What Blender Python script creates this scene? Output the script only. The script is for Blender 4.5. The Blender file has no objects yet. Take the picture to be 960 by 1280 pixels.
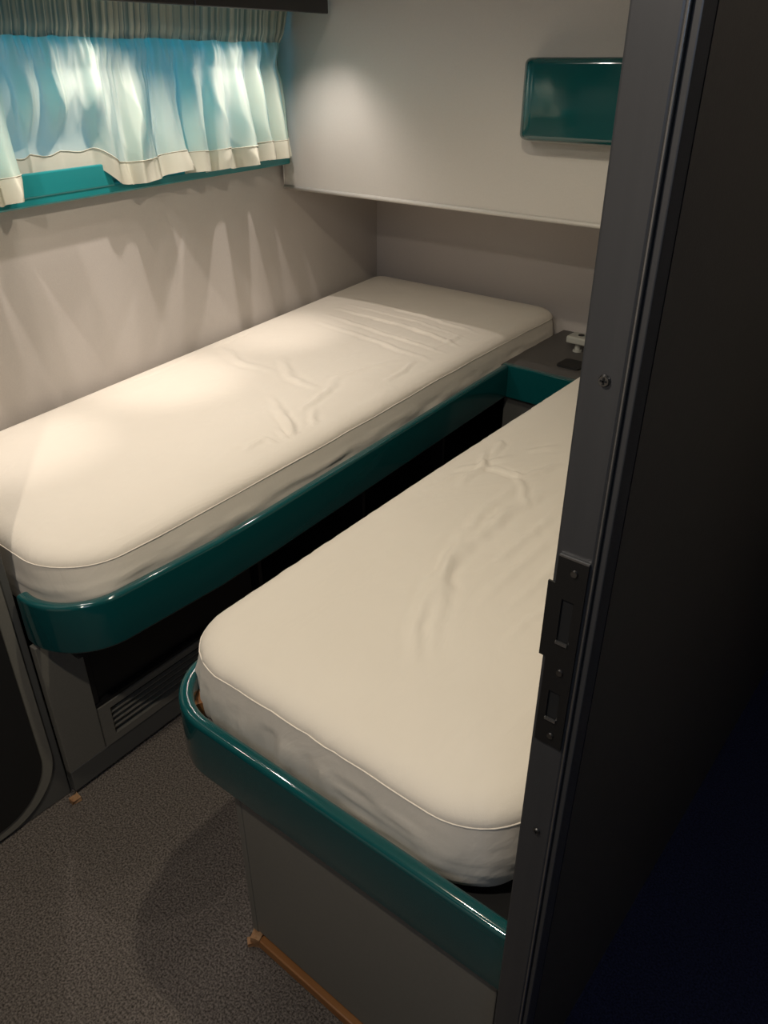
import bpy, bmesh, math, random
from mathutils import Vector, noise
from mathutils.geometry import delaunay_2d_cdt
import numpy as np
random.seed(4)
SC = bpy.context.scene
COL = SC.collection
PI = math.pi
H = 1.45

# ------------------------------------------------------------------ materials
def mat(name, col, rough=0.5, metal=0.0, coat=0.0, spec=0.5):
    m = bpy.data.materials.new(name); m.use_nodes = True
    b = m.node_tree.nodes['Principled BSDF']
    b.inputs['Base Color'].default_value = (*col, 1)
    b.inputs['Roughness'].default_value = rough
    b.inputs['Metallic'].default_value = metal
    b.inputs['Coat Weight'].default_value = coat
    b.inputs['Coat Roughness'].default_value = 0.06
    b.inputs['Specular IOR Level'].default_value = spec
    return m

def add_noise(m, scale, c1, c2, bump=0.0, bscale=None, detail=3, stretch=(1, 1, 1), dist=0.002):
    nt = m.node_tree; n = nt.nodes; l = nt.links; b = n['Principled BSDF']
    tc = n.new('ShaderNodeTexCoord'); mp = n.new('ShaderNodeMapping')
    mp.inputs['Scale'].default_value = stretch
    l.new(tc.outputs['Object'], mp.inputs['Vector'])
    t = n.new('ShaderNodeTexNoise'); t.inputs['Scale'].default_value = scale; t.inputs['Detail'].default_value = detail
    l.new(mp.outputs['Vector'], t.inputs['Vector'])
    r = n.new('ShaderNodeValToRGB')
    r.color_ramp.elements[0].position = 0.35; r.color_ramp.elements[1].position = 0.65
    r.color_ramp.elements[0].color = (*c1, 1); r.color_ramp.elements[1].color = (*c2, 1)
    l.new(t.outputs['Fac'], r.inputs['Fac']); l.new(r.outputs['Color'], b.inputs['Base Color'])
    if bump:
        t2 = n.new('ShaderNodeTexNoise'); t2.inputs['Scale'].default_value = bscale or scale; t2.inputs['Detail'].default_value = detail
        l.new(mp.outputs['Vector'], t2.inputs['Vector'])
        bp = n.new('ShaderNodeBump'); bp.inputs['Strength'].default_value = bump; bp.inputs['Distance'].default_value = dist
        l.new(t2.outputs['Fac'], bp.inputs['Height']); l.new(bp.outputs['Normal'], b.inputs['Normal'])
    return m

M = {}
M['vinyl'] = add_noise(mat('pale_grey_vinyl', (.50, .46, .43), .33), 260, (.495, .455, .425), (.515, .475, .44), .12, 420)
M['laminate'] = add_noise(mat('pale_grey_laminate', (.50, .47, .43), .36), 300, (.50, .475, .44), (.515, .49, .455), .05, 500)
M['bulk'] = add_noise(mat('bulkhead_lining', (.55, .51, .49), .55), 240, (.54, .50, .48), (.56, .52, .50), .1, 400)
M['panel'] = add_noise(mat('grey_green_panel', (.17, .162, .14), .4), 200, (.165, .158, .137), (.176, .168, .145), .04, 500)
M['plinth'] = mat('dark_grey_plinth', (.09, .09, .085), .5)
M['black'] = mat('matt_black', (.010, .010, .010), .6)
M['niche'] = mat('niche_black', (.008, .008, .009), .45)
M['teal'] = mat('teal_lacquer', (.003, .060, .064), .10, 0, .5)
M['teal2'] = mat('teal_sill_lacquer', (.012, .21, .225), .28, 0, .2)
M['plate'] = mat('black_plate', (.008, .008, .008), .35)
M['black_lacquer'] = mat('charcoal_laminate', (.017, .016, .016), .35)
M['alu'] = add_noise(mat('dark_anodised', (.085, .087, .092), .34, .65), 40, (.082, .084, .089), (.095, .097, .102), .05, 900, stretch=(1, 1, .05))
M['alu_edge'] = mat('bright_edge', (.30, .30, .30), .25, .9)
M['gloss_black'] = mat('gloss_black_profile', (.004, .005, .009), .10)
M['partition'] = add_noise(mat('partition_dark', (.05, .048, .045), .45), 120, (.047, .045, .042), (.053, .051, .047), .1, 400)
M['screw'] = mat('screw_steel', (.22, .22, .22), .28, 1)
M['hole'] = mat('hole_black', (.002, .002, .002), .9)
M['whiteplastic'] = mat('grey_white_plastic', (.42, .42, .38), .45)
M['shelf'] = mat('dark_shelf_top', (.085, .08, .075), .5)
M['carpet'] = add_noise(mat('carpet_grey_brown', (.12, .1, .09), .95, spec=.1), 250, (.062, .053, .047), (.245, .213, .190), .9, 420, 4, dist=.006)
M['carpet_blue'] = add_noise(mat('carpet_navy', (.01, .014, .04), .95, spec=.1), 260, (.006, .008, .024), (.02, .026, .07), .8, 330, 4, dist=.006)
M['wood'] = add_noise(mat('orange_wood', (.3, .13, .04), .45), 22, (.24, .095, .028), (.36, .165, .055), .1, 60, stretch=(.15, 1, 1))
M['rawwood'] = add_noise(mat('splintered_wood', (.36, .2, .1), .8), 60, (.28, .14, .06), (.42, .25, .13), .5, 120)
M['ceil'] = mat('ceiling_white', (.6, .58, .54), .6)

def fabric(name, c1, c2, wrinkle=.35):
    m = mat(name, c1, .85, 0, 0, .25)
    m.node_tree.nodes['Principled BSDF'].inputs['Sheen Weight'].default_value = .15
    nt = m.node_tree; n = nt.nodes; l = nt.links; b = n['Principled BSDF']
    tc = n.new('ShaderNodeTexCoord')
    t = n.new('ShaderNodeTexNoise'); t.inputs['Scale'].default_value = 7; t.inputs['Detail'].default_value = 3
    l.new(tc.outputs['Object'], t.inputs['Vector'])
    mx = n.new('ShaderNodeMix'); mx.data_type = 'RGBA'
    mx.inputs[6].default_value = (*c1, 1); mx.inputs[7].default_value = (*c2, 1)
    l.new(t.outputs['Fac'], mx.inputs[0]); l.new(mx.outputs[2], b.inputs['Base Color'])
    # soft creases: stretched, warped noise
    mp = n.new('ShaderNodeMapping'); mp.inputs['Scale'].default_value = (5, 1.6, 3); mp.inputs['Rotation'].default_value = (0, 0, .5)
    l.new(tc.outputs['Object'], mp.inputs['Vector'])
    w = n.new('ShaderNodeTexNoise'); w.inputs['Scale'].default_value = 2.2; w.inputs['Detail'].default_value = 5; w.inputs['Distortion'].default_value = 1.2
    l.new(mp.outputs['Vector'], w.inputs['Vector'])
    b1 = n.new('ShaderNodeBump'); b1.inputs['Strength'].default_value = wrinkle; b1.inputs['Distance'].default_value = .012
    l.new(w.outputs['Fac'], b1.inputs['Height'])
    v = n.new('ShaderNodeTexNoise'); v.inputs['Scale'].default_value = 650
    l.new(tc.outputs['Object'], v.inputs['Vector'])
    b2 = n.new('ShaderNodeBump'); b2.inputs['Strength'].default_value = .12; b2.inputs['Distance'].default_value = .001
    l.new(v.outputs['Fac'], b2.inputs['Height']); l.new(b1.outputs['Normal'], b2.inputs['Normal'])
    l.new(b2.outputs['Normal'], b.inputs['Normal'])
    return m
M['sheet'] = fabric('cream_cotton_sheet', (.72, .66, .57), (.76, .70, .61), .3)
M['sheet_seam'] = fabric('cream_cotton_seam', (.76, .70, .61), (.78, .72, .63), .1)

def curtain_mat(name, diff, trans, ft, stripes=False):
    m = bpy.data.materials.new(name); m.use_nodes = True
    nt = m.node_tree; n = nt.nodes; l = nt.links; n.clear()
    out = n.new('ShaderNodeOutputMaterial'); d = n.new('ShaderNodeBsdfDiffuse'); t = n.new('ShaderNodeBsdfTranslucent')
    mx = n.new('ShaderNodeMixShader'); mx.inputs[0].default_value = ft
    d.inputs['Color'].default_value = (*diff, 1); t.inputs['Color'].default_value = (*trans, 1)
    g = n.new('ShaderNodeBsdfGlossy'); g.inputs['Roughness'].default_value = .45; g.inputs['Color'].default_value = (.9, .95, .9, 1)
    mg = n.new('ShaderNodeMixShader'); mg.inputs[0].default_value = .025
    l.new(d.outputs[0], mx.inputs[1]); l.new(t.outputs[0], mx.inputs[2])
    l.new(mx.outputs[0], mg.inputs[1]); l.new(g.outputs[0], mg.inputs[2]); l.new(mg.outputs[0], out.inputs['Surface'])
    if stripes:
        uv = n.new('ShaderNodeUVMap'); sx = n.new('ShaderNodeSeparateXYZ')
        l.new(uv.outputs[0], sx.inputs[0])
        mul = n.new('ShaderNodeMath'); mul.operation = 'MULTIPLY'; mul.inputs[1].default_value = 62
        fr = n.new('ShaderNodeMath'); fr.operation = 'FRACT'
        l.new(sx.outputs['X'], mul.inputs[0]); l.new(mul.outputs[0], fr.inputs[0])
        r = n.new('ShaderNodeValToRGB'); r.color_ramp.interpolation = 'LINEAR'
        e = r.color_ramp.elements
        e[0].position = 0; e[0].color = (.74, .74, .60, 1); e[1].position = .30; e[1].color = (.55, .57, .46, 1)
        for p, c in ((.36, (.24, .31, .27, 1)), (.50, (.26, .34, .30, 1)), (.55, (.50, .53, .44, 1)), (.66, (.54, .56, .46, 1)), (.72, (.33, .40, .35, 1)), (.86, (.24, .31, .27, 1)), (.92, (.62, .62, .5, 1))):
            k = e.new(p); k.color = c
        l.new(fr.outputs[0], r.inputs[0]); l.new(r.outputs[0], d.inputs['Color'])
    return m
M['curtain'] = curtain_mat('curtain_cream_aqua', (.68, .69, .56), (.09, .80, .84), .42)
M['curtain_hem'] = curtain_mat('curtain_hem_cream', (.60, .58, .48), (.35, .5, .48), .12)
M['curtain_head'] = curtain_mat('curtain_striped_head', (.6, .6, .5), (.3, .5, .5), .10, True)

gm = bpy.data.materials.new('window_pane'); gm.use_nodes = True
n = gm.node_tree.nodes; l = gm.node_tree.links; n.clear()
o_ = n.new('ShaderNodeOutputMaterial'); tr = n.new('ShaderNodeBsdfTransparent'); gl = n.new('ShaderNodeBsdfGlossy'); mx = n.new('ShaderNodeMixShader')
tr.inputs['Color'].default_value = (.82, .93, 1, 1); gl.inputs['Roughness'].default_value = .02; mx.inputs[0].default_value = .06
l.new(tr.outputs[0], mx.inputs[1]); l.new(gl.outputs[0], mx.inputs[2]); l.new(mx.outputs[0], o_.inputs['Surface'])
M['glass'] = gm

# ------------------------------------------------------------------ helpers
def finish(name, bm, m, parent=None, smooth=False, angle=None):
    bmesh.ops.recalc_face_normals(bm, faces=bm.faces[:])
    me = bpy.data.meshes.new(name); bm.to_mesh(me); bm.free()
    ms = m if isinstance(m, (list, tuple)) else [m]
    for x in ms: me.materials.append(x)
    ob = bpy.data.objects.new(name, me); COL.objects.link(ob)
    if smooth:
        for p in me.polygons: p.use_smooth = True
        if angle:
            try:
                me.set_sharp_from_angle(angle=angle)
            except Exception: pass
    if parent: ob.parent = parent
    return ob
def thing(name, label, cat, group=None):
    o = bpy.data.objects.new(name, None); COL.objects.link(o)
    o.empty_display_size = .05
    o['label'] = label; o['category'] = cat
    if group: o['group'] = group
    return o
def tag(o, label, cat, group=None):
    o['label'] = label; o['category'] = cat
    if group: o['group'] = group
    return o
def struct(o):
    o['kind'] = 'structure'; return o

def bevel(bm, w, seg=2, edges=None):
    if w > 0: bmesh.ops.bevel(bm, geom=edges or bm.edges[:], offset=w, segments=seg, profile=.5, affect='EDGES', clamp_overlap=True)
def box(bm, x0, x1, y0, y1, z0, z1):
    vs = [bm.verts.new(c) for c in ((x0, y0, z0), (x1, y0, z0), (x1, y1, z0), (x0, y1, z0), (x0, y0, z1), (x1, y0, z1), (x1, y1, z1), (x0, y1, z1))]
    for f in ((0, 3, 2, 1), (4, 5, 6, 7), (0, 1, 5, 4), (1, 2, 6, 5), (2, 3, 7, 6), (3, 0, 4, 7)): bm.faces.new([vs[i] for i in f])
    return vs
def bx(x0, x1, y0, y1, z0, z1, bev=0., seg=2):
    bm = bmesh.new(); box(bm, x0, x1, y0, y1, z0, z1); bevel(bm, bev, seg); return bm
def prism(bm, poly, z0, z1):
    """vertical prism from a plan polygon"""
    a = [bm.verts.new((x, y, z0)) for x, y in poly]; b = [bm.verts.new((x, y, z1)) for x, y in poly]
    n = len(poly)
    bm.faces.new(a[::-1]); bm.faces.new(b)
    for i in range(n): bm.faces.new((a[i], a[(i + 1) % n], b[(i + 1) % n], b[i]))
def obox(bm, P, d, s0, s1, n0, n1, z0, z1):
    """box along a plan direction d from P; n is the left-hand normal offset"""
    nx, ny = d[1], -d[0]      # right-hand normal (into the cabin for the hull)
    q = [(P[0] + d[0] * s + nx * k, P[1] + d[1] * s + ny * k) for s, k in ((s0, n0), (s1, n0), (s1, n1), (s0, n1))]
    prism(bm, q, z0, z1)
def round_poly(pts, seg=10):
    """pts: (x,y,r) -> rounded polygon"""
    out = []; n = len(pts)
    for i in range(n):
        p = Vector(pts[i][:2]); r = pts[i][2]
        if r <= 0: out.append(tuple(p)); continue
        a = (Vector(pts[i - 1][:2]) - p).normalized(); b = (Vector(pts[(i + 1) % n][:2]) - p).normalized()
        ang = a.angle(b); t = r / math.tan(ang / 2); c = p + (a + b).normalized() * (r / math.sin(ang / 2))
        A = p + a * t - c; B = p + b * t - c
        tot = A.angle(B); sgn = 1 if A.x * B.y - A.y * B.x > 0 else -1
        for k in range(seg + 1):
            th = sgn * tot * k / seg; cs, sn = math.cos(th), math.sin(th)
            out.append((c.x + A.x * cs - A.y * sn, c.y + A.x * sn + A.y * cs))
    return out
def resample(pts, step, closed=False):
    P = [Vector(p) for p in pts]
    if closed: P.append(P[0])
    L = [0]
    for i in range(1, len(P)): L.append(L[-1] + (P[i] - P[i - 1]).length)
    n = max(2, int(round(L[-1] / step))); out = []; j = 0
    for k in range(n + (0 if closed else 1)):
        s = L[-1] * k / n
        while j < len(P) - 2 and L[j + 1] < s: j += 1
        t = (s - L[j]) / max(1e-9, L[j + 1] - L[j]); out.append(P[j].lerp(P[j + 1], min(1, max(0, t))))
    return out
def smooth_path(pts, it=2):
    for _ in range(it):
        q = [pts[0]]
        for a, b in zip(pts, pts[1:]):
            a, b = Vector(a), Vector(b); q += [a.lerp(b, .25), a.lerp(b, .75)]
        q.append(pts[-1]); pts = q
    return pts
def rail(name, path, prof, m, parent):
    """sweep a (offset, z) profile along a plan path; offset is to the right of travel"""
    bm = bmesh.new(); P = [Vector(p) for p in path]; rows = []
    for i, p in enumerate(P):
        if 0 < i < len(P) - 1:
            t1 = (P[i] - P[i - 1]).normalized(); t2 = (P[i + 1] - P[i]).normalized(); t = (t1 + t2).normalized(); k = 1 / max(.5, t.dot(t1))
        else:
            t = (P[1] - P[0] if i == 0 else P[-1] - P[-2]).normalized(); k = 1
        nn = Vector((t.y, -t.x))
        rows.append([bm.verts.new((p.x + nn.x * o * k, p.y + nn.y * o * k, z)) for o, z in prof])
    n = len(prof)
    for a, b in zip(rows, rows[1:]):
        for j in range(n): bm.faces.new((a[j], a[(j + 1) % n], b[(j + 1) % n], b[j]))
    bm.faces.new(rows[0]); bm.faces.new(rows[-1][::-1])
    return finish(name, bm, m, parent, True, math.radians(40))
def rprof(w, z0, z1, r=.010, seg=4):
    """rounded rectangle profile centred on 0"""
    out = []
    for cx, cz, a0 in ((w / 2 - r, z1 - r, 0), (-w / 2 + r, z1 - r, 90), (-w / 2 + r, z0 + r, 180), (w / 2 - r, z0 + r, 270)):
        for k in range(seg + 1):
            a = math.radians(a0 + 90 * k / seg); out.append((cx + r * math.cos(a), cz + r * math.sin(a)))
    return out
def tube(bm, pts, r, seg=6, closed=False):
    P = [Vector(p) for p in pts]; n = len(P); rows = []
    for i in range(n):
        a = P[i - 1] if (closed or i > 0) else P[i]; b = P[(i + 1) % n] if (closed or i < n - 1) else P[i]
        t = (b - a).normalized(); u = t.cross(Vector((0, 0, 1)))
        if u.length < .01: u = Vector((1, 0, 0))
        u.normalize(); v = u.cross(t)
        rows.append([bm.verts.new(P[i] + (u * math.cos(2 * PI * k / seg) + v * math.sin(2 * PI * k / seg)) * r) for k in range(seg)])
    for i in range(n if closed else n - 1):
        a, b = rows[i], rows[(i + 1) % n]
        for k in range(seg): bm.faces.new((a[k], a[(k + 1) % seg], b[(k + 1) % seg], b[k]))
    if not closed: bm.faces.new(rows[0][::-1]); bm.faces.new(rows[-1])
def cyl(bm, c, axis, r, h, seg=24, r2=None):
    c = Vector(c); ax = Vector(axis).normalized(); u = ax.orthogonal().normalized(); v = ax.cross(u); r2 = r if r2 is None else r2
    A = [bm.verts.new(c + (u * math.cos(2 * PI * k / seg) + v * math.sin(2 * PI * k / seg)) * r) for k in range(seg)]
    B = [bm.verts.new(c + ax * h + (u * math.cos(2 * PI * k / seg) + v * math.sin(2 * PI * k / seg)) * r2) for k in range(seg)]
    bm.faces.new(A[::-1]); bm.faces.new(B)
    for k in range(seg): bm.faces.new((A[k], A[(k + 1) % seg], B[(k + 1) % seg], B[k]))
def face_prism(poly2, fn, d0, d1, bev=0, seg=3):
    """prism of a 2-D polygon placed by fn(u, v, depth)"""
    bm = bmesh.new(); a = [bm.verts.new(fn(u, v, d0)) for u, v in poly2]; b = [bm.verts.new(fn(u, v, d1)) for u, v in poly2]
    n = len(poly2); bm.faces.new(a[::-1]); top = bm.faces.new(b)
    for i in range(n): bm.faces.new((a[i], a[(i + 1) % n], b[(i + 1) % n], b[i]))
    if bev: bevel(bm, bev, seg, [e for e in top.edges])
    return bm

# ------------------------------------------------------------------ the hull line
HX = lambda y: -1.817 - .165 * y            # hull lining in plan
dl = math.hypot(.165, 1); HD = (-.165 / dl, 1 / dl); HP = (-1.817, 0.0)
sy = lambda y: y * dl                        # distance along hull for a given y
YF = 2.73                                    # far bulkhead
YL = 2.072                                    # face of pale locker

# ------------------------------------------------------------------ setting
CE = 1.96
bm = bmesh.new(); prism(bm, [(-2.6, -1.0), (-.212, -1.0), (-.212, 2.8), (-2.6, 2.8)], -.05, 0)
struct(finish('floor', bm, M['carpet']))
f2 = struct(finish('floor', bx(-.212, .85, -1.0, 4.0, -.05, 0), M['carpet_blue']))
struct(finish('ceiling', bx(-2.7, .85, -1.0, 4.0, CE, CE + .05), M['ceil']))
# hull wall with window opening
Wy0, Wy1, Wz0, Wz1 = .70, 2.007, 1.164, 1.622
bm = bmesh.new()
for s0, s1, z0, z1 in ((sy(-1.0), sy(2.76), 0, Wz0), (sy(-1.0), sy(2.76), Wz1, CE), (sy(-1.0), sy(Wy0), Wz0, Wz1), (sy(Wy1), sy(2.76), Wz0, Wz1)):
    obox(bm, HP, HD, s0, s1, -.06, 0, z0, z1)
bmesh.ops.remove_doubles(bm, verts=bm.verts[:], dist=1e-5)
struct(finish('wall_left', bm, M['vinyl']))
struct(finish('wall_far', bx(-2.5, -.232, YF, YF + .05, 0, CE), M['bulk']))
struct(finish('wall_right', bx(-.2225, -.212, .494, 4.0, 0, CE), M['partition']))
struct(finish('wall_near', bx(-2.4, -.1, -1.05, -1.0, 0, CE), M['bulk']))
bm = bmesh.new(); box(bm, .85, .9, -1.0, 4.0, 0, CE); box(bm, -.1, .85, -1.05, -1.0, 0, CE); box(bm, -.212, .85, 4.0, 4.05, 0, CE)
struct(finish('wall_corridor', bm, M['partition']))
bm = bmesh.new(); box(bm, -.212, -.18, -1.0, -.45, 0, CE)
struct(finish('wall_entry', bm, M['partition']))

# window: frame, sill, panes
win = bpy.data.objects.new('window_1', None); COL.objects.link(win); struct(win)
bm = bmesh.new()
a, b = sy(Wy0), sy(Wy1)
for s0, s1, z0, z1 in ((a, b, Wz0, Wz0 + .02), (a, b, Wz1 - .02, Wz1), (a, a + .03, Wz0 + .02, Wz1 - .02), (b - .03, b, Wz0 + .02, Wz1 - .02)):
    obox(bm, HP, HD, s0, s1, -.058, -.004, z0, z1)
obox(bm, HP, HD, (a + b) / 2 - .015, (a + b) / 2 + .015, -.05, -.02, Wz0 + .02, Wz1 - .02)
struct(finish('window_frame', bm, M['teal2'], win))
for s0, s1 in ((a + .03, (a + b) / 2 - .015), ((a + b) / 2 + .015, b - .03)):
    bm = bmesh.new(); obox(bm, HP, HD, s0, s1, -.045, -.040, Wz0 + .02, Wz1 - .02)
    finish('pane', bm, M['glass'], win)
bm = bmesh.new(); obox(bm, HP, HD, sy(.1), sy(2.066), .001, .048, 1.139, 1.165); bevel(bm, .005, 2)
obox(bm, HP, HD, sy(.1), sy(2.066), .001, .019, 1.165, 1.197)
finish('window_sill', bm, M['teal2'], win)
bm = bmesh.new(); obox(bm, HP, HD, sy(.1), sy(1.257), .038, .051, 1.159, 1.215)
vs = [v for v in bm.verts if v.co.y > 1.0 and v.co.z < 1.18]
for v in vs: v.co.y += .02; v.co.x -= .0033
bevel(bm, .004, 2)
finish('sill_lip', bm, M['teal2'], win)

# ------------------------------------------------------------------ curtain
def interp(t, ks):
    for (a, x), (b, y) in zip(ks, ks[1:]):
        if t <= b: 
            q = (t - a) / (b - a); q = q * q * (3 - 2 * q); return x + (y - x) * q
    return ks[-1][1]
cy0, cy1 = .67, 2.034
ct = thing('curtain', 'short gathered aqua and cream curtain with striped heading over the window', 'curtain')
NS, NT = 620, 60
big = []
s = cy0
while s < cy1 + .2:
    big.append(s); s += random.uniform(.075, .135)
def fold(y):
    """large irregular fold profile -1..1"""
    for a, b in zip(big, big[1:]):
        if a <= y <= b:
            q = (y - a) / (b - a); c = .35 + .3 * abs(noise.noise((a * 9, 1, 0)))
            q2 = q / c * .5 if q < c else .5 + (q - c) / (1 - c) * .5
            return -math.cos(2 * PI * q2)
    return 0
def ridged(x, y, z):
    return 1 - 2 * abs(noise.noise((x, y, z)))
def cpt(i, t):
    """i 0..1 along the curtain, t 0 top .. 1 hem"""
    y = cy0 + (cy1 - cy0) * i
    head = .20
    zt = 1.583 + .006 * noise.noise((y * 22, 0, 4))
    zb = 1.163 + .016 * noise.noise((y * 7, 3, 1))
    z = zt + (zb - zt) * t
    hw = 1 if t < head else max(0, 1 - (t - head) / .16)
    g = math.sin(y * 2 * PI / .0225 + 1.6 * noise.noise((y * 25, 0, 0)))
    small = .007 * g * hw
    pl = .024 * abs(math.sin(y * PI / .098 + .5 * noise.noise((y * 8, 2, 2)))) ** .6 * hw
    k = max(0, (t - head + .03) / (1 - head + .03))
    # folds drift along the window as they fall
    yy = y + .05 * k * (noise.noise((y * 4, 0, 7)) + .25) + .014 * k * noise.noise((y * 13, t * 2, 2))
    bigd = (.003 + .036 * k ** .7) * fold(yy)
    rid = (.019 * k ** .6 * ridged(yy * 11 + t * 1.3, t * 1.1, 5) + .011 * k ** .5 * ridged(yy * 27 - t * 2.2, t * 1.4, 9)) * min(1, k * 3)
    fine = .010 * min(1, k * 6) * ridged(yy * 48, t * 1.6, 9) * (1 - .8 * k ** .6)
    pinch = -.010 * math.exp(-((t - head) / .04) ** 2)
    off = .052 + small + pl + bigd + rid + fine + pinch + .020 * k
    if t < head: off += .010 * (1 - t / head) ** 2
    e = max(0, (i - .955) / .045)
    yflare = .028 * e * max(0, 1 - t / .3) - .016 * e * math.exp(-((t - .3) / .12) ** 2)
    z += .004 * e * max(0, 1 - t / .25) + .006 * k * (off - .07) / .04
    lo = .022 + .034 * max(0, t - .5) * 2
    off = off if off > lo + .02 else lo + .02 * math.exp((off - lo - .02) / .02)
    y2 = y + .022 * k * noise.noise((y * 9, t * .7, 3)) + .016 * k * math.sin(yy * 2 * PI / .1) * .6 + yflare
    y2 = min(y2, cy1 + .02)
    sm = lambda q: (lambda c: c * c * (3 - 2 * c))(min(1, max(0, q)))
    w = sm((t - .45) / .4) * sm((1.30 - y2) / .07) * sm((y2 - .965) / .03)
    z += .034 * w * t
    off = off * (1 - w) + w * (.027 + .08 * (off - .09))
    return Vector((HX(y2) + off, y2, z))
def strip_mesh(name, t0, t1, nt, m, parent, thick=.0015, dx=0):
    bm = bmesh.new(); uvl = bm.loops.layers.uv.new('UVMap'); g = []; info = {}
    for j in range(nt + 1):
        t = t0 + (t1 - t0) * j / nt; row = []
        for i in range(NS + 1):
            p = cpt(i / NS, t); p.x += dx
            v = bm.verts.new(p); row.append(v); info[v] = (i / NS, t)
        g.append(row)
    for j in range(nt):
        for i in range(NS):
            f = bm.faces.new((g[j][i], g[j][i + 1], g[j + 1][i + 1], g[j + 1][i]))
            for lp in f.loops: lp[uvl].uv = info[lp.vert]
    o = finish(name, bm, m, parent, True)
    return o
strip_mesh('cloth', .195, .875, 44, M['curtain'], ct)
strip_mesh('hem_band', .868, 1.0, 12, M['curtain_hem'], ct, dx=.0015)
strip_mesh('striped_heading', 0, .20, 16, M['curtain_head'], ct, dx=.002)
bm = bmesh.new()
tube(bm, [tuple(cpt(i / 300, .868) + Vector((.0025, 0, 0))) for i in range(301)], .0012, 5)
finish('stitch_line', bm, M['curtain_hem'], ct, True)
# curtain track
bm = bmesh.new(); obox(bm, HP, HD, sy(.5), sy(2.05), .055, .075, 1.598, 1.609)
tag(finish('curtain_track', bm, M['whiteplastic']), 'slim pale curtain track running above the striped curtain heading', 'track')

# ------------------------------------------------------------------ overhead locker over the window (dark)
ol = thing('wall_locker', 'charcoal overhead locker with lowered front edge above the curtain', 'locker')
FX = lambda y: -1.890 + .165 * (2.05 - y)
def fascia(y0, y1, th0, th1, zb0, zb1, ztop, name, m):
    bm = bmesh.new(); q = []
    for y, zb in ((y0, zb0), (y1, zb1)):
        for k in (th0, th1):
            q.append((bm.verts.new((FX(y) + k, y, zb)), bm.verts.new((FX(y) + k, y, ztop))))
    (a, A), (b, B), (c, C), (d, D) = q
    for f in ((a, b, d, c), (A, C, D, B), (a, A, B, b), (c, d, D, C), (a, c, C, A), (b, B, D, d)): bm.faces.new(f)
    bevel(bm, .002, 1)
    return finish(name, bm, m, ol)
zb = lambda y: 1.561 + (y - .93) * .0095
fascia(.05, 1.464, 0, -.018, zb(.05), zb(1.464), CE - .005, 'door', M['black_lacquer'])
fascia(1.468, 2.052, 0, -.018, zb(1.468), zb(2.052), CE - .005, 'door', M['black_lacquer'])
bm = bmesh.new()
prism(bm, [(HX(.05) + .003, .05), (HX(2.05) + .003, 2.05), (FX(2.05) - .0185, 2.05), (FX(.05) - .0185, .05)], 1.69, CE - .005)
finish('body', bm, M['black_lacquer'], ol)

# ------------------------------------------------------------------ pale overhead locker on the far bulkhead
pl = thing('overhead_locker', 'large pale grey overhead locker spanning above the heads of both beds', 'locker')
x0 = HX(YL) + .012
bm = bmesh.new()
prism(bm, [(x0, YL), (-.236, YL), (-.236, YF - .004), (HX(YF) + .012, YF - .004)], 1.059, CE - .004)
bevel(bm, .006, 3)
finish('front_panel', bm, M['laminate'], pl, True, math.radians(35))
bm = bmesh.new()
tube(bm, [(x0 + .004, YL - .001, 1.063), (-.24, YL - .001, 1.063)], .007, 10)
tube(bm, [(x0 + .004, YL - .001, 1.063), (x0 + .004, YL - .001, 1.18)], .003, 8)
finish('edge_bead', bm, M['laminate'], pl, True)
# teal wall fitting on it
plan = [Vector(p) for p in round_poly([(-1.186, YL - .002, 0), (-1.176, YL - .085, .055), (-.60, YL - .085, .055), (-.60, YL - .002, 0)], 16)]
bm = bmesh.new(); rows = []; n = len(plan); fr = .016
pn = []
for q in range(n):
    tg = (plan[min(n - 1, q + 1)] - plan[max(0, q - 1)]).normalized(); pn.append(Vector((-tg.y, tg.x)))
c0 = sum(plan, Vector((0, 0))) / n
pn = [v if v.dot(c0 - p) > 0 else -v for v, p in zip(pn, plan)]
prf = [(fr * (1 - math.sin(a)), 1.266 + fr * (1 - math.cos(a))) for a in [PI / 2 * k / 6 for k in range(7)]]
prf += [(o, 1.457 + 1.266 - z) for o, z in prf[::-1]]
for o, z in prf:
    rows.append([bm.verts.new((p.x + v.x * o, min(YL - .002, p.y + v.y * o), z)) for p, v in zip(plan, pn)])
for a, b in zip(rows, rows[1:]):
    for q in range(n): bm.faces.new((a[q], a[(q + 1) % n], b[(q + 1) % n], b[q]))
bm.faces.new(rows[0]); bm.faces.new(rows[-1])
wf = finish('wall_fitting', bm, M['teal'], None, True, math.radians(60))
tag(wf, 'glossy dark teal rounded box fixed to the pale overhead locker', 'wall fitting')

# ------------------------------------------------------------------ mattresses
def seg_dist(p, a, b):
    ab = b - a; t = max(0, min(1, (p - a).dot(ab) / max(1e-9, ab.length_squared))); return (p - a - ab * t).length, t
def fold_height(p, folds):
    p = p + Vector((noise.noise((p.x * 9, p.y * 9, 1)), noise.noise((p.x * 9, p.y * 9, 8)))) * .011 + Vector((noise.noise((p.x * 28, p.y * 28, 1)), noise.noise((p.x * 28, p.y * 28, 8)))) * .006
    h = 0
    for pts, w, hh in folds:
        w *= .72; hh *= .72
        best = 9; bt = 0; n = len(pts) - 1
        for i in range(n):
            d, t = seg_dist(p, pts[i], pts[i + 1])
            if d < best: best = d; bt = (i + t) / n
        if best < w * 3.2:
            fade = math.sin(PI * min(1, max(0, .01 + bt * .98))) ** .8
            q = best / w
            h += 1.9 * hh * fade * (.75 + .5 * noise.noise((p.x * 12, p.y * 12, 4))) * (math.exp(-q * q) - .35 * math.exp(-(q - 1.7) ** 2 * 1.6))
    return h
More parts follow.
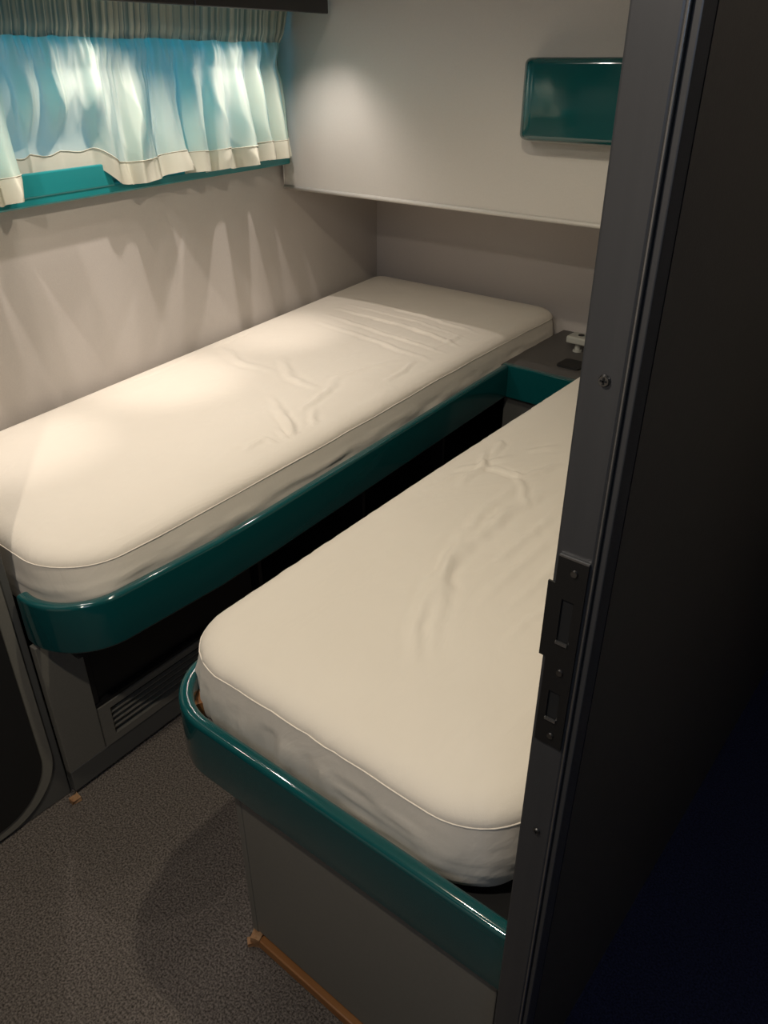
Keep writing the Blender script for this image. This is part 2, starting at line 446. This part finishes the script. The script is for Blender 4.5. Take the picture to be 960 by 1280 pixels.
def mattress(name, label, outline, zb, zc, zt, folds, pleat, seam_off=0.0):
    t = thing(name, label, 'mattress')
    P = resample(outline, .009, True); n = len(P)
    cen = sum(P, Vector((0, 0))) / n
    N = []
    for i in range(n):
        tg = (P[(i + 2) % n] - P[i - 2]).normalized(); nn = Vector((tg.y, -tg.x))
        if (P[i] - cen).dot(nn) < 0: nn = -nn
        N.append(nn)
    bm = bmesh.new(); rows = []
    # side profile: (offset outwards, z)
    prof = []
    hs = zc - zb
    for k in range(19):
        q = k / 18
        o = -.016 * (1 - min(1, q / .25)) ** 2 + .010 * math.sin(PI * q) - .004
        prof.append((o, zb + hs * q, .55 + .45 * math.sin(PI * q)))
    zr = zt - zc
    for k in range(1, 11):
        a = k / 10 * PI / 2
        prof.append((-.004 - .055 * (1 - math.cos(a)), zc + zr * math.sin(a) * .86, 1 - k / 10))
    for o, z, w in prof:
        row = []
        for i in range(n):
            hh = (z - zb) / (zt - zb); q = o + w * pleat(P[i], N[i], i * .009, hh) * (1 if hh < .6 else .25)
            p = P[i] + N[i] * q
            row.append(bm.verts.new((p.x, p.y, z)))
        rows.append(row)
    base = [P[i] + N[i] * prof[-1][0] for i in range(n)]; z0 = prof[-1][1]
    for a, b in zip(rows, rows[1:]):
        for i in range(n): bm.faces.new((a[i], a[(i + 1) % n], b[(i + 1) % n], b[i]))
    bm.faces.new(rows[0])
    # the top: an even triangulation inside the crown line
    B = np.array([(p.x, p.y) for p in base]); st = .0075
    gx, gy = np.meshgrid(np.arange(B[:, 0].min(), B[:, 0].max(), st), np.arange(B[:, 1].min(), B[:, 1].max(), st))
    gx = gx + (np.arange(gx.shape[0]) % 2)[:, None] * st / 2
    G = np.stack([gx.ravel(), gy.ravel()], 1)
    ins = np.zeros(len(G), bool); C2 = np.roll(B, -1, 0)
    for (x1, y1), (x2, y2) in zip(B, C2):
        if y1 != y2:
            c = ((G[:, 1] > y1) != (G[:, 1] > y2)) & (G[:, 0] < (x2 - x1) * (G[:, 1] - y1) / (y2 - y1) + x1); ins ^= c
    G = G[ins]
    D = np.concatenate([np.sqrt(((g[:, None, :] - B[None]) ** 2).sum(2)).min(1) for g in np.array_split(G, 40)])
    keep = D > .006; G = G[keep]; D = D[keep]
    pts2 = [Vector((float(x), float(y))) for x, y in B] + [Vector((float(x), float(y))) for x, y in G]
    ov, oe, of, oiv, oie, oif = delaunay_2d_cdt(pts2, [(i, (i + 1) % n) for i in range(n)], [], 1, 1e-6)
    tv = []
    for v, src in zip(ov, oiv):
        k = src[0]
        if k < n: tv.append(rows[-1][k]); continue
        d = float(D[k - n]); q = min(1, d / .10)
        z = z0 + (zt - z0) * q * (2 - q) + .0012 * noise.noise((v.x * 7, v.y * 7, 0)) * q + fold_height(v, folds) * min(1, .35 + d / .03)
        tv.append(bm.verts.new((v.x, v.y, z)))
    for f in of: bm.faces.new([tv[k] for k in f])
    finish('fitted_sheet', bm, M['sheet'], t, True)
    # seam along the top edge
    bm = bmesh.new()
    pts = []
    for i in range(n):
        z = zc + .004 + .003 * noise.noise((P[i].x * 6, P[i].y * 6, 4))
        q = -.0038 + .25 * pleat(P[i], N[i], i * .009, (z - zb) / (zt - zb))
        p = P[i] + N[i] * q; pts.append((p.x, p.y, z))
    tube(bm, pts[::2], .0012, 6, True)
    finish('seam', bm, M['sheet_seam'], t, True)
    return t
V2 = lambda L: [Vector(p) for p in L]
folds1 = [(V2(a), w, h) for a, w, h in (
 ([(-1.519, 1.364), (-1.342, 1.264), (-1.243, 1.191), (-1.197, 1.129)], .014, .009),
 ([(-1.363, 1.382), (-1.268, 1.261), (-1.210, 1.207), (-1.187, 1.116)], .012, .010),
 ([(-1.356, 1.230), (-1.273, 1.198), (-1.198, 1.176)], .010, .008),
 ([(-1.488, 1.635), (-1.412, 1.451), (-1.382, 1.331)], .016, .005),
 ([(-1.479, 1.556), (-1.467, 1.722), (-1.423, 1.824)], .014, .005),
 ([(-1.739, 1.614), (-1.584, 1.513), (-1.463, 1.488)], .018, .005),
 ([(-2.030, 2.290), (-1.702, 2.272), (-1.387, 2.220)], .012, .005),
 ([(-1.980, 2.141), (-1.667, 2.133), (-1.314, 2.061)], .013, .006),
 ([(-1.964, 2.059), (-1.641, 2.012), (-1.352, 1.980)], .012, .005),
 ([(-2.007, 2.212), (-1.672, 2.201), (-1.349, 2.147)], .008, .004),
 ([(-1.921, 1.975), (-1.619, 1.931), (-1.338, 1.888)], .014, .004),
 ([(-2.019, 1.592), (-1.808, 1.510), (-1.644, 1.506)], .02, .004),
 ([(-1.319, 1.074), (-1.334, 1.165), (-1.276, 1.164)], .011, .005),
 ([(-1.353, 1.660), (-1.385, 1.855)], .012, .005), ([(-1.415, 1.979), (-1.429, 2.185)], .012, .004),
 ([(-1.295, 1.403), (-1.241, 1.316), (-1.219, 1.187)], .010, .007), ([(-1.284, 1.565), (-1.257, 1.457)], .010, .006),
 ([(-1.877, 0.777), (-1.964, 1.403), (-2.126, 2.266)], .012, .003))]
folds2 = [(V2(a), w, h) for a, w, h in (
 ([(-0.897, 1.211), (-0.882, 1.312), (-0.845, 1.389), (-0.805, 1.464)], .011, .006),
 ([(-0.953, 1.518), (-0.879, 1.459), (-0.830, 1.365), (-0.821, 1.272)], .012, .007),
 ([(-0.845, 1.389), (-0.738, 1.389), (-0.697, 1.499)], .011, .007),
 ([(-0.914, 1.549), (-0.857, 1.506), (-0.846, 1.431)], .012, .006),
 ([(-0.651, 1.411), (-0.678, 1.254), (-0.669, 1.064), (-0.650, 0.944), (-0.596, 0.814), (-0.542, 0.732)], .018, .007),
 ([(-0.738, 1.389), (-0.711, 1.184), (-0.678, 1.022), (-0.602, 0.891), (-0.529, 0.766)], .015, .006),
 ([(-0.600, 1.316), (-0.601, 1.156), (-0.602, 1.015)], .012, .004),
 ([(-0.773, 1.411), (-0.652, 1.274)], .011, .004), ([(-0.885, 1.084), (-0.869, 1.233), (-0.844, 1.353)], .013, .005),
 ([(-0.555, 1.232), (-0.557, 1.052), (-0.560, 0.926)], .014, .004), ([(-0.862, 0.724), (-0.879, 0.665), (-0.884, 0.619)], .013, .005),
 ([(-0.787, 1.507), (-0.749, 1.595)], .012, .004),
 ([(-0.496, 1.349), (-0.507, 1.133), (-0.507, 0.917)], .012, .003), ([(-0.432, 1.241), (-0.453, 1.025), (-0.464, 0.863)], .010, .003))]
def pleat1(p, nn, s, h):
    v = .0050 * noise.noise((s * 5, h * 6, 1)) + .0045 * noise.noise((s * 9, h * 14, 3)) + .0012 * noise.noise((s * 40, h * 3, 2))
    if p.x < -1.85 or p.y > 2.6: v *= .3
    return v
def pleat2(p, nn, s, h):
    v = .0085 * noise.noise((s * 30, h * 1.2, 5)) + .005 * noise.noise((s * 62, h * 1.0, 2)) + .0045 * noise.noise((s * 80, h * 2.5, 6))
    if p.x > -.54 and p.y < .86: v = .0062 * noise.noise((s * 12 + h * 5, h * 10 - s * 5, 3)) + .0015 * noise.noise((s * 30, h * 9, 1))
    return v
hl = lambda y, o=.016: (HX(y) + o, y)
out1 = round_poly([(*hl(.525), .075), (-1.40, .525, 0), (-1.192, .525, .14), (-1.206, .863, 0), (-1.241, 1.349, 0), (-1.300, 2.05, 0), (-1.333, YF - .022, .097), (*hl(YF - .022), .07), (*hl(2.05), 0)], 14)
mattress('mattress', 'cream sheeted mattress on the left berth, along the windowed wall', out1, .466, .608, .644, folds1, pleat1)
out2 = round_poly([(-.904, .545, .12), (-.262, .552, .12), (-.262, 2.196, .08), (-.966, 2.196, .08), (-.937, 1.295, 0)], 14)
mattress('mattress', 'cream sheeted mattress on the right berth, beside the dark door frame', out2, .476, .608, .644, folds2, pleat2)

# ------------------------------------------------------------------ left berth
lb = thing('berth', 'left berth base with teal rail, black niche and grey vent panel', 'bed')
# rail centre line, walking from wardrobe to the far end
r1 = round_poly([(-1.309, .500, 0), (-1.172, .486, .125), (-1.167, .863, 0)], 16) + [(-1.170, .90), (-1.176, 1.025), (-1.215, 1.511), (-1.271, 2.207)]
rail('rail', r1, rprof(.024, .449, .562, .0075, 4), M['teal'], lb)
bm = bmesh.new()
prism(bm, [(-1.30, .53), (-1.21, .53), (-1.20, .66), (-1.23, 1.4), (-1.295, 2.20), (-1.335, 2.22), (-1.335, YF - .005), (HX(YF) + .01, YF - .005), (HX(.53) + .01, .53)], .43, .463)
finish('mattress_board', bm, M['black'], lb)
# base face runs nearly parallel to the rail
bd = Vector((-.045, 1.0)).normalized(); BP = (-1.306, .492)
def bface(s0, s1, n0, n1, z0, z1, bev=0):
    bm = bmesh.new(); obox(bm, BP, (bd.x, bd.y), s0, s1, n0, n1, z0, z1); bevel(bm, bev, 2); return bm
finish('side_panel', bface(0, .094, -.02, 0, .045, .428, .0015), M['panel'], lb)
finish('toe_kick', bface(0, 2.18, -.05, -.022, 0, .045), M['plinth'], lb)
finish('plinth', bface(.0, 2.18, -.02, .001, .012, .072, .002), M['plinth'], lb)
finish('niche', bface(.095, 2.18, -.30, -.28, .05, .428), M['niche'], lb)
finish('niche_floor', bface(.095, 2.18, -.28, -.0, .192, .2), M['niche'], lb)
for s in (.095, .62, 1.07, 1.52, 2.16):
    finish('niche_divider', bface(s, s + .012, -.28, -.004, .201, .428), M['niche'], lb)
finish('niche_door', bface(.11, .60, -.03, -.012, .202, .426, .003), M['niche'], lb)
# ventilation grille
vs0, vs1, vz0, vz1 = .096, .70, .074, .191
bm = bmesh.new()
for s0, s1, z0, z1 in ((vs0, vs1, vz1 - .016, vz1), (vs0, vs1, vz0, vz0 + .020), (vs0, vs0 + .028, vz0 + .020, vz1 - .016), (vs1 - .028, vs1, vz0 + .020, vz1 - .016)):
    obox(bm, BP, (bd.x, bd.y), s0, s1, -.012, .004, z0, z1)
vg = finish('vent_grille', bm, M['panel'], lb)
finish('vent_void', bface(vs0 + .02, vs1 - .02, -.016, -.0125, vz0 + .01, vz1 - .01), M['hole'], lb)
for k in range(4):
    z = vz0 + .0345 + k * .0155
    finish('louvre', bface(vs0 + .0285, vs1 - .0285, -.010, .001, z, z + .003), M['panel'], vg)

# ------------------------------------------------------------------ right berth
rb = thing('berth', 'right berth base with teal rounded rail over a grey cupboard', 'bed')
r2 = [(-.948, 2.207), (-.917, 1.295), (-.895, .863)] + round_poly([(-.895, .863, 0), (-.883, .4985, .113), (-.213, .514, 0)], 16)[1:]
rail('rail', r2, rprof(.024, .449, .565, .0075, 4), M['teal'], rb)
bm = bmesh.new(); prism(bm, round_poly([(-.85, .555, .07), (-.24, .555, 0), (-.24, 2.19, 0), (-.91, 2.19, 0)], 8), .434, .474)
finish('mattress_board', bm, M['black'], rb)
finish('cupboard_front', bx(-.727, -.236, .519, .537, .042, .433, .0015), M['panel'], rb)
finish('cupboard_side', bx(-.745, -.731, .521, 2.19, .030, .433, .0015), M['panel'], rb)
finish('cupboard_gap', bx(-.7305, -.7275, .526, .537, .042, .433), M['hole'], rb)
finish('cupboard_plinth', bx(-.720, -.236, .548, .562, 0, .05), M['wood'], rb)
finish('cupboard_back', bx(-.72, -.25, 2.16, 2.18, 0, .43), M['black'], rb)
# rail support brackets: nothing visible; a wooden cleat seen in the corner
bm = bmesh.new(); prism(bm, [(-.868, .552), (-.838, .531), (-.830, .545), (-.858, .572)], .476, .535)
finish('wooden_cleat', bm, M['wood'], rb)

# wooden strip lying at the foot of the cupboard
ws = thing('wooden_strip', 'orange brown wooden strip with splintered end at the foot of the cupboard', 'strip')
bm = bx(-.722, -.25, .512, .540, .001, .024, .003)
for v in bm.verts:
    if v.co.x > -.5: v.co.y += 0
finish('strip', bm, M['wood'], ws)
bm = bmesh.new()
for c, s, rz in (((-.732, .520, .013), (.018, .020, .022), .4), ((-.742, .538, .010), (.012, .018, .018), -.3), ((-.738, .510, .006), (.014, .012, .010), .9)):
    vs = box(bm, -s[0] / 2, s[0] / 2, -s[1] / 2, s[1] / 2, -s[2] / 2, s[2] / 2)
    for v in vs:
        x, y = v.co.x * (1 + .3 * random.random()), v.co.y * (1 + .3 * random.random())
        v.co = Vector((c[0] + x * math.cos(rz) - y * math.sin(rz), c[1] + x * math.sin(rz) + y * math.cos(rz), max(.0005, c[2] + v.co.z * (1 + .3 * random.random()))))
finish('splinters', bm, M['rawwood'], ws)
bm = bx(-1.304, -1.288, .470, .492, .0005, .016, .002)
for v in bm.verts: v.co.x += .006 * random.random(); v.co.z = max(.0005, v.co.z * (1 - .4 * random.random()))
tag(finish('wood_chip', bm, M['rawwood']), 'small wooden chip on the carpet at the wardrobe corner', 'wood chip')

# ------------------------------------------------------------------ shelf between the beds' heads
sh = thing('bedside_shelf', 'dark shelf with teal front between the heads of the berths', 'shelf')
bm = bx(-1.284, -.938, 2.208, 2.232, .449, .562, .003)
finish('front_board', bm, M['teal'], sh)
finish('top', bx(-1.325, -.236, 2.234, YF - .004, .532, .549, .001), M['shelf'], sh)
finish('carcass', bx(-1.285, -.236, 2.242, 2.262, .02, .531), M['plinth'], sh)
bm = face_prism(round_poly([(-1.152, 2.336, .013), (-1.068, 2.336, .013), (-1.068, 2.42, .013), (-1.152, 2.42, .013)], 5), lambda u, v, d: (u, v, .5495 + d), 0, .006, .002, 2)
so = finish('socket', bm, M['black']); tag(so, 'small black square socket plate set in the dark shelf', 'socket')
# pale fitting standing on the shelf by the bulkhead
ft = thing('shelf_fitting', 'small pale grey bracket on a short post at the back of the shelf', 'bracket')
bm = bmesh.new(); cyl(bm, (-1.165, 2.522, .5495), (0, 0, 1), .010, .033, 16); finish('post', bm, M['whiteplastic'], ft, True, .6)
bm = bmesh.new(); cyl(bm, (-1.165, 2.522, .5495), (0, 0, 1), .016, .006, 20); finish('foot', bm, M['whiteplastic'], ft, True, .6)
finish('head', bx(-1.200, -1.075, 2.492, 2.556, .582, .608, .006, 3), M['whiteplastic'], ft)
bm = bmesh.new(); cyl(bm, (-1.158, 2.526, .6082), (0, 0, 1), .011, .002, 16); finish('cap', bm, M['black'], ft)

# ------------------------------------------------------------------ wardrobe on the near left
wd = thing('wardrobe', 'dark grey wardrobe front with a black rounded door at bottom left', 'wardrobe')
WX = -1.322
finish('body', bx(-1.80, WX, -.9, .488, .0, CE - .005, .003), M['plinth'], wd)
fn = lambda u, v, d: (WX + d, u, v)
finish('door_frame', face_prism(round_poly([(-.62, .012, .14), (.468, .012, .14), (.468, 1.8, .14), (-.62, 1.8, .14)], 14), fn, .0005, .008, .002, 2), M['panel'], wd)
finish('door', face_prism(round_poly([(-.595, .037, .125), (.443, .037, .125), (.443, 1.775, .125), (-.595, 1.775, .125)], 14), fn, .0085, .012, .001, 1), M['black'], wd)

# ------------------------------------------------------------------ door jamb with strike plate
jb = bpy.data.objects.new('door_1', None); COL.objects.link(jb); struct(jb)
JY = .457
struct(finish('door_jamb', bx(-.2075, -.1765, JY, .490, 0, CE - .002, .002), M['alu'], jb))
finish('edge_bead', bx(-.1763, -.1738, JY - .002, .478, 0, CE - .002, .0008), M['alu_edge'], jb)
finish('edge_strip', bx(-.1737, -.168, JY + .001, .478, 0, CE - .002, .001), M['alu'], jb)
finish('gloss_profile', bx(-.2, -.1715, .4785, .492, 0, CE - .002, .003), M['gloss_black'], jb)
def jscrew(x, z, parent, r=.0042):
    bm = bmesh.new(); cyl(bm, (x, JY - .0006, z), (0, -1, 0), r, .0016, 20, r * .8)
    s = finish('screw', bm, M['screw'], parent, True, .5)
    bm = bmesh.new(); box(bm, x - r * .55, x + r * .55, JY - .0028, JY - .0023, z - .0006, z + .0006); box(bm, x - .0006, x + .0006, JY - .0028, JY - .0023, z - r * .55, z + r * .55)
    finish('screw_slot', bm, M['hole'], s)
jscrew(-.1895, 1.272, jb); jscrew(-.1895, .832, jb, .0035)
# strike plate
sp = thing('strike_plate', 'black metal strike plate with two slots screwed to the door frame', 'strike plate')
pz0, pz1, px0, px1 = .945, 1.133, -.2035, -.1790
bm = bmesh.new()
hx0, hx1 = -.1965, -.1865
holes = ((.974, 1.004), (1.055, 1.096))
zs = [pz0, holes[0][0], holes[0][1], holes[1][0], holes[1][1], pz1]
for i in range(5):
    if i in (1, 3):
        box(bm, px0, hx0, JY - .0022, JY - .0004, zs[i], zs[i + 1]); box(bm, hx1, px1, JY - .0022, JY - .0004, zs[i], zs[i + 1])
    else: box(bm, px0, px1, JY - .0022, JY - .0004, zs[i], zs[i + 1])
box(bm, px0 - .006, px0, JY - .0022, JY - .0004, 1.036, 1.108)
finish('plate', bm, M['plate'], sp)
for a, b in holes:
    finish('slot', bx(hx0, hx1, JY - .0007, JY - .0003, a, b), M['hole'], sp)
    finish('latch_lip', bx(hx0, hx1, JY - .004, JY - .0022, a - .001, a + .0015), M['alu_edge'], sp)
finish('bright_edge', bx(px0 + .0005, px1, JY - .0026, JY - .0004, pz1, pz1 + .0014), M['alu_edge'], sp)
for z in (1.122, 1.026, .956):
    bm = bmesh.new(); cyl(bm, (-.1895, JY - .0022, z), (0, -1, 0), .0032, .0014, 20, .0026); s = finish('screw', bm, M['screw'], sp, True, .5)

# ------------------------------------------------------------------ lights
def spot(loc, tgt, energy, ang, blend, col, r=.012):
    L = bpy.data.lights.new('halogen', 'SPOT'); L.energy = energy; L.spot_size = math.radians(ang); L.spot_blend = blend; L.color = col; L.shadow_soft_size = r
    o = bpy.data.objects.new('halogen', L); COL.objects.link(o); o.location = loc
    o.rotation_euler = (Vector(tgt) - Vector(loc)).to_track_quat('-Z', 'Y').to_euler(); return o
def point(loc, energy, col, r=.03):
    L = bpy.data.lights.new('corridor_fill', 'POINT'); L.energy = energy; L.color = col; L.shadow_soft_size = r
    o = bpy.data.objects.new('corridor_fill', L); COL.objects.link(o); o.location = loc; return o
HAL = (1, .90, .82)
for y in (1.80, 1.27, .74):
    x = FX(y) - .038
    spot((x, y, 1.592), (x + .06, y, .6), 11.5, 128, .75, HAL, .010)
    spot((x, y, 1.592), (x - .07, y, .6), 14.0, 36, 1.0, HAL, .010)
spot((-.66, .85, 1.93), (-.66, .85, 0), 26, 150, .4, (1, .89, .69), .02)
spot((-.55, -.10, 1.93), (-.65, .05, 0), 34, 150, .4, (1, .89, .75), .02)
spot((-1.60, .72, 1.935), (-1.60, .72, 0), 4.5, 165, .3, HAL, .028)
spot((-1.46, 1.02, 1.935), (-1.46, 1.02, 0), 4.5, 165, .3, HAL, .028)
point((.42, 1.0, 1.9), 7.0, (1, .84, .66), .04)  # added warm fill in the corridor to lift the dark partition, no known fixture
# added area light for cool sky light from the corridor; no opening modelled
L = bpy.data.lights.new('corridor_sky_fill', 'AREA'); L.energy = 5.0; L.size = .5; L.color = (.6, .75, 1)
o = bpy.data.objects.new('corridor_sky_fill', L); COL.objects.link(o); o.location = (.35, -.55, 1.9)
o.rotation_euler = (Vector((-.5, .6, .4)) - Vector(o.location)).to_track_quat('-Z', 'Y').to_euler()

w = bpy.data.worlds.new('World'); SC.world = w; w.use_nodes = True
w.node_tree.nodes['Background'].inputs['Color'].default_value = (.07, .50, .64, 1)
w.node_tree.nodes['Background'].inputs['Strength'].default_value = 1.5

# ------------------------------------------------------------------ camera
TH, PH = math.radians(30.2), math.radians(39.2)
cam = bpy.data.cameras.new('Camera'); co = bpy.data.objects.new('Camera', cam); COL.objects.link(co)
co.location = (0, 0, H); co.rotation_euler = (PI / 2 - TH, 0, PH)
cam.sensor_fit = 'VERTICAL'; cam.sensor_height = 36; cam.sensor_width = 27; cam.lens = 970 / 1280 * 36; cam.clip_start = .02
SC.camera = co
vs = SC.view_settings
vs.view_transform = 'Standard'; vs.look = 'None'; vs.gamma = 1; vs.use_curve_mapping = False; vs.exposure = -0.12
